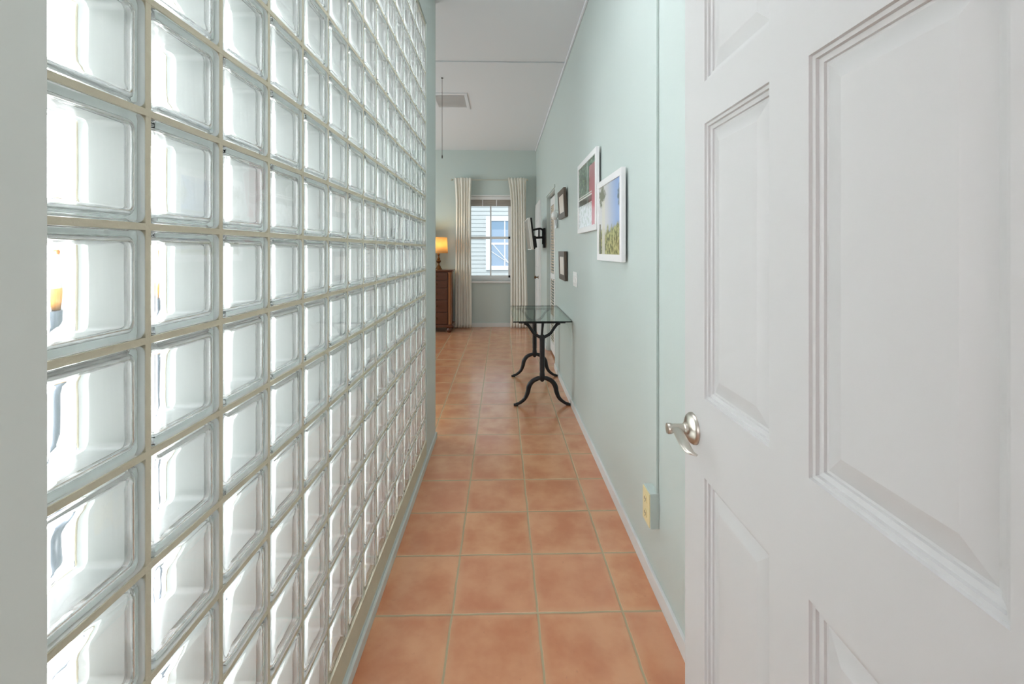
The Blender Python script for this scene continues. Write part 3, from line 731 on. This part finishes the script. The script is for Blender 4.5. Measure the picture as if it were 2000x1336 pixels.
# ------------------------------------------------------------------ dresser, lamp, mirror
dr = empty('dresser', (-1.30, 7.32, 0)); tag(dr, 'dark cherry wood dresser with rounded corner post behind the end of the green wall', 'dresser')
DX0, DX1, DY0, DY1 = -.50, .50, -.25, .11
bm = nb(); box(bm, DX0+.02, DX1-.02, DY0+.02, DY1, .12, .975, .004); link('carcass', bm, M['wood'], dr)
bm = nb(); box(bm, DX0-.015, DX1+.015, DY0-.015, DY1+.005, .988, 1.012, .009); box(bm, DX0, DX1, DY0, DY1, .972, .988, .004); link('top', bm, M['wood'], dr)
bm = nb(); box(bm, DX0-.012, DX1+.012, DY0-.012, DY1, .085, .128, .012); link('plinth', bm, M['wood'], dr)
for s in (-1, 1):
    bm = nb(); lathe(bm, [(.028, .128), (.034, .14), (.03, .16), (.032, .50), (.030, .93), (.036, .95), (.036, .972)], 24, cx=s*(DX1-.035), cy=DY0+.035); link('corner_post', bm, M['woodlight'], dr, 40)
    for y in (DY0+.05, DY1-.05):
        bm = nb(); lathe(bm, [(.024, 0), (.042, .02), (.048, .045), (.036, .07), (.044, .085)], 24, cx=s*(DX1-.05), cy=y); link('bun_foot', bm, M['wood'], dr, 40)
for a, b in ((.14, .325), (.335, .525), (.535, .715), (.725, .84), (.85, .965)):
    bm = nb(); box(bm, DX0+.075, DX1-.075, DY0+.004, DY0+.024, a, b, .005); d_ = link('drawer', bm, M['wood'], dr)
    for x in (-.25, .25):
        bm = nb(); lathe(bm, [(.006, 0), (.006, .012), (.016, .018), (.014, .028), (.004, .030)], 16, mat=Matrix.Translation((x, DY0+.004, (a+b)/2)) @ Matrix.Rotation(PI/2, 4, 'X'))
        link('knob', bm, M['brass'], d_, 40)
lp = empty('table_lamp', (-1.035, 7.22, 1.0125)); tag(lp, 'lit table lamp with golden shade and turned brass base on the dresser', 'lamp')
bm = nb(); lathe(bm, [(.055, 0), (.056, .012), (.042, .03), (.03, .06), (.016, .075), (.014, .10), (.036, .125), (.040, .145), (.020, .16), (.026, .175), (.014, .195), (.010, .225), (.018, .235), (.022, .25), (.012, .262), (.006, .27), (.006, .33)], 28); link('base', bm, M['brass'], lp, 40)
bm = nb(); lathe(bm, [(.150, .268), (.137, .527)], 40, caps=False); sh = link('shade', bm, M['shade'], lp, 60)
mo = sh.modifiers.new('paper', 'SOLIDIFY'); mo.thickness = .002
bm = nb(); bmesh.ops.create_uvsphere(bm, u_segments=16, v_segments=10, radius=.028, matrix=Matrix.Translation((0, 0, .37))); link('bulb', bm, M['bulb'], lp, 90)
bm = nb(); sweep(bm, [(-.137, 0, .505), (0, 0, .505), (.137, 0, .505)], .002, 6); sweep(bm, [(0, 0, .33), (0, 0, .52)], .003, 6); link('harp', bm, M['brass'], lp)
pl = bpy.data.lights.new('lamp_bulb', 'POINT'); pl.energy = 4.0; pl.color = (1, .80, .50); pl.shadow_soft_size = .03
po = bpy.data.objects.new('lamp_bulb', pl); COL.objects.link(po); po.location = (-1.035, 7.22, 1.0125+.43)
mr = empty('dresser_mirror', (-1.49, 7.395, 1.0125)); tag(mr, 'dark wood framed mirror standing on the dresser behind the lamp, only its edge showing', 'mirror')
bm = nb(); box(bm, .325, .352, 0, .03, 0, .82, .003); box(bm, -.342, -.325, 0, .03, 0, .82, .003); box(bm, -.325, .325, 0, .03, .76, .80, .003); box(bm, -.325, .325, 0, .03, 0, .04, .003)
lathe(bm, [(.014, .82), (.03, .835), (.012, .85)], 14, cx=.338, cy=.015); lathe(bm, [(.014, .82), (.03, .835), (.012, .85)], 14, cx=-.338, cy=.015)
link('frame', bm, M['wood'], mr, 40)
bm = nb(); box(bm, -.325, .325, .012, .016, .04, .76); link('mirror_glass', bm, principled('silvered_glass', (.8, .8, .8, 1), .04, metal=1), mr)

# ------------------------------------------------------------------ ceiling grille and pull cord
cv = empty('ceiling_grille', (-.59, 5.105, HC)); tag(cv, 'square return air grille with pale frame in the ceiling near the green wall end', 'ceiling grille')
bm = nb(); X0, X1, Y0, Y1 = -.165, .17, -.205, .205
for b in ((X0-.035, X1+.035, Y0-.06, Y0), (X0-.035, X1+.035, Y1, Y1+.09), (X0-.035, X0, Y0, Y1), (X1, X1+.035, Y0, Y1)): box(bm, b[0], b[1], b[2], b[3], -.008, 0, .002)
link('frame', bm, M['ceil'], cv)
bm = nb(); box(bm, X0, X1, Y0, Y1, -.0015, -.0005); link('backing', bm, M['gray'], cv)
bm = nb()
for k in range(20): 
    y = Y0+.018+k*(Y1-Y0-.036)/19
    box(bm, X0, X1, -.008, .008, -.0006, .0006, mat=Matrix.Translation((0, y, -.0065)) @ Matrix.Rotation(math.radians(8), 4, 'X'))
link('slats', bm, M['gray'], cv)
pc = empty('pull_cord', (-.599, 4.425, HC)); tag(pc, 'long thin pull cord hanging from the ceiling in front of the grille', 'pull cord')
bm = nb(); lathe(bm, [(.0022, -.78), (.0022, -.004)], 8); link('cord', bm, M['cord'], pc)
bm = nb(); lathe(bm, [(.003, -.812), (.007, -.80), (.006, -.785), (.003, -.775)], 12); link('knob', bm, M['cord'], pc, 50)
bm = nb(); lathe(bm, [(.012, -.005), (.012, 0)], 14); link('eyelet', bm, M['cord'], pc)
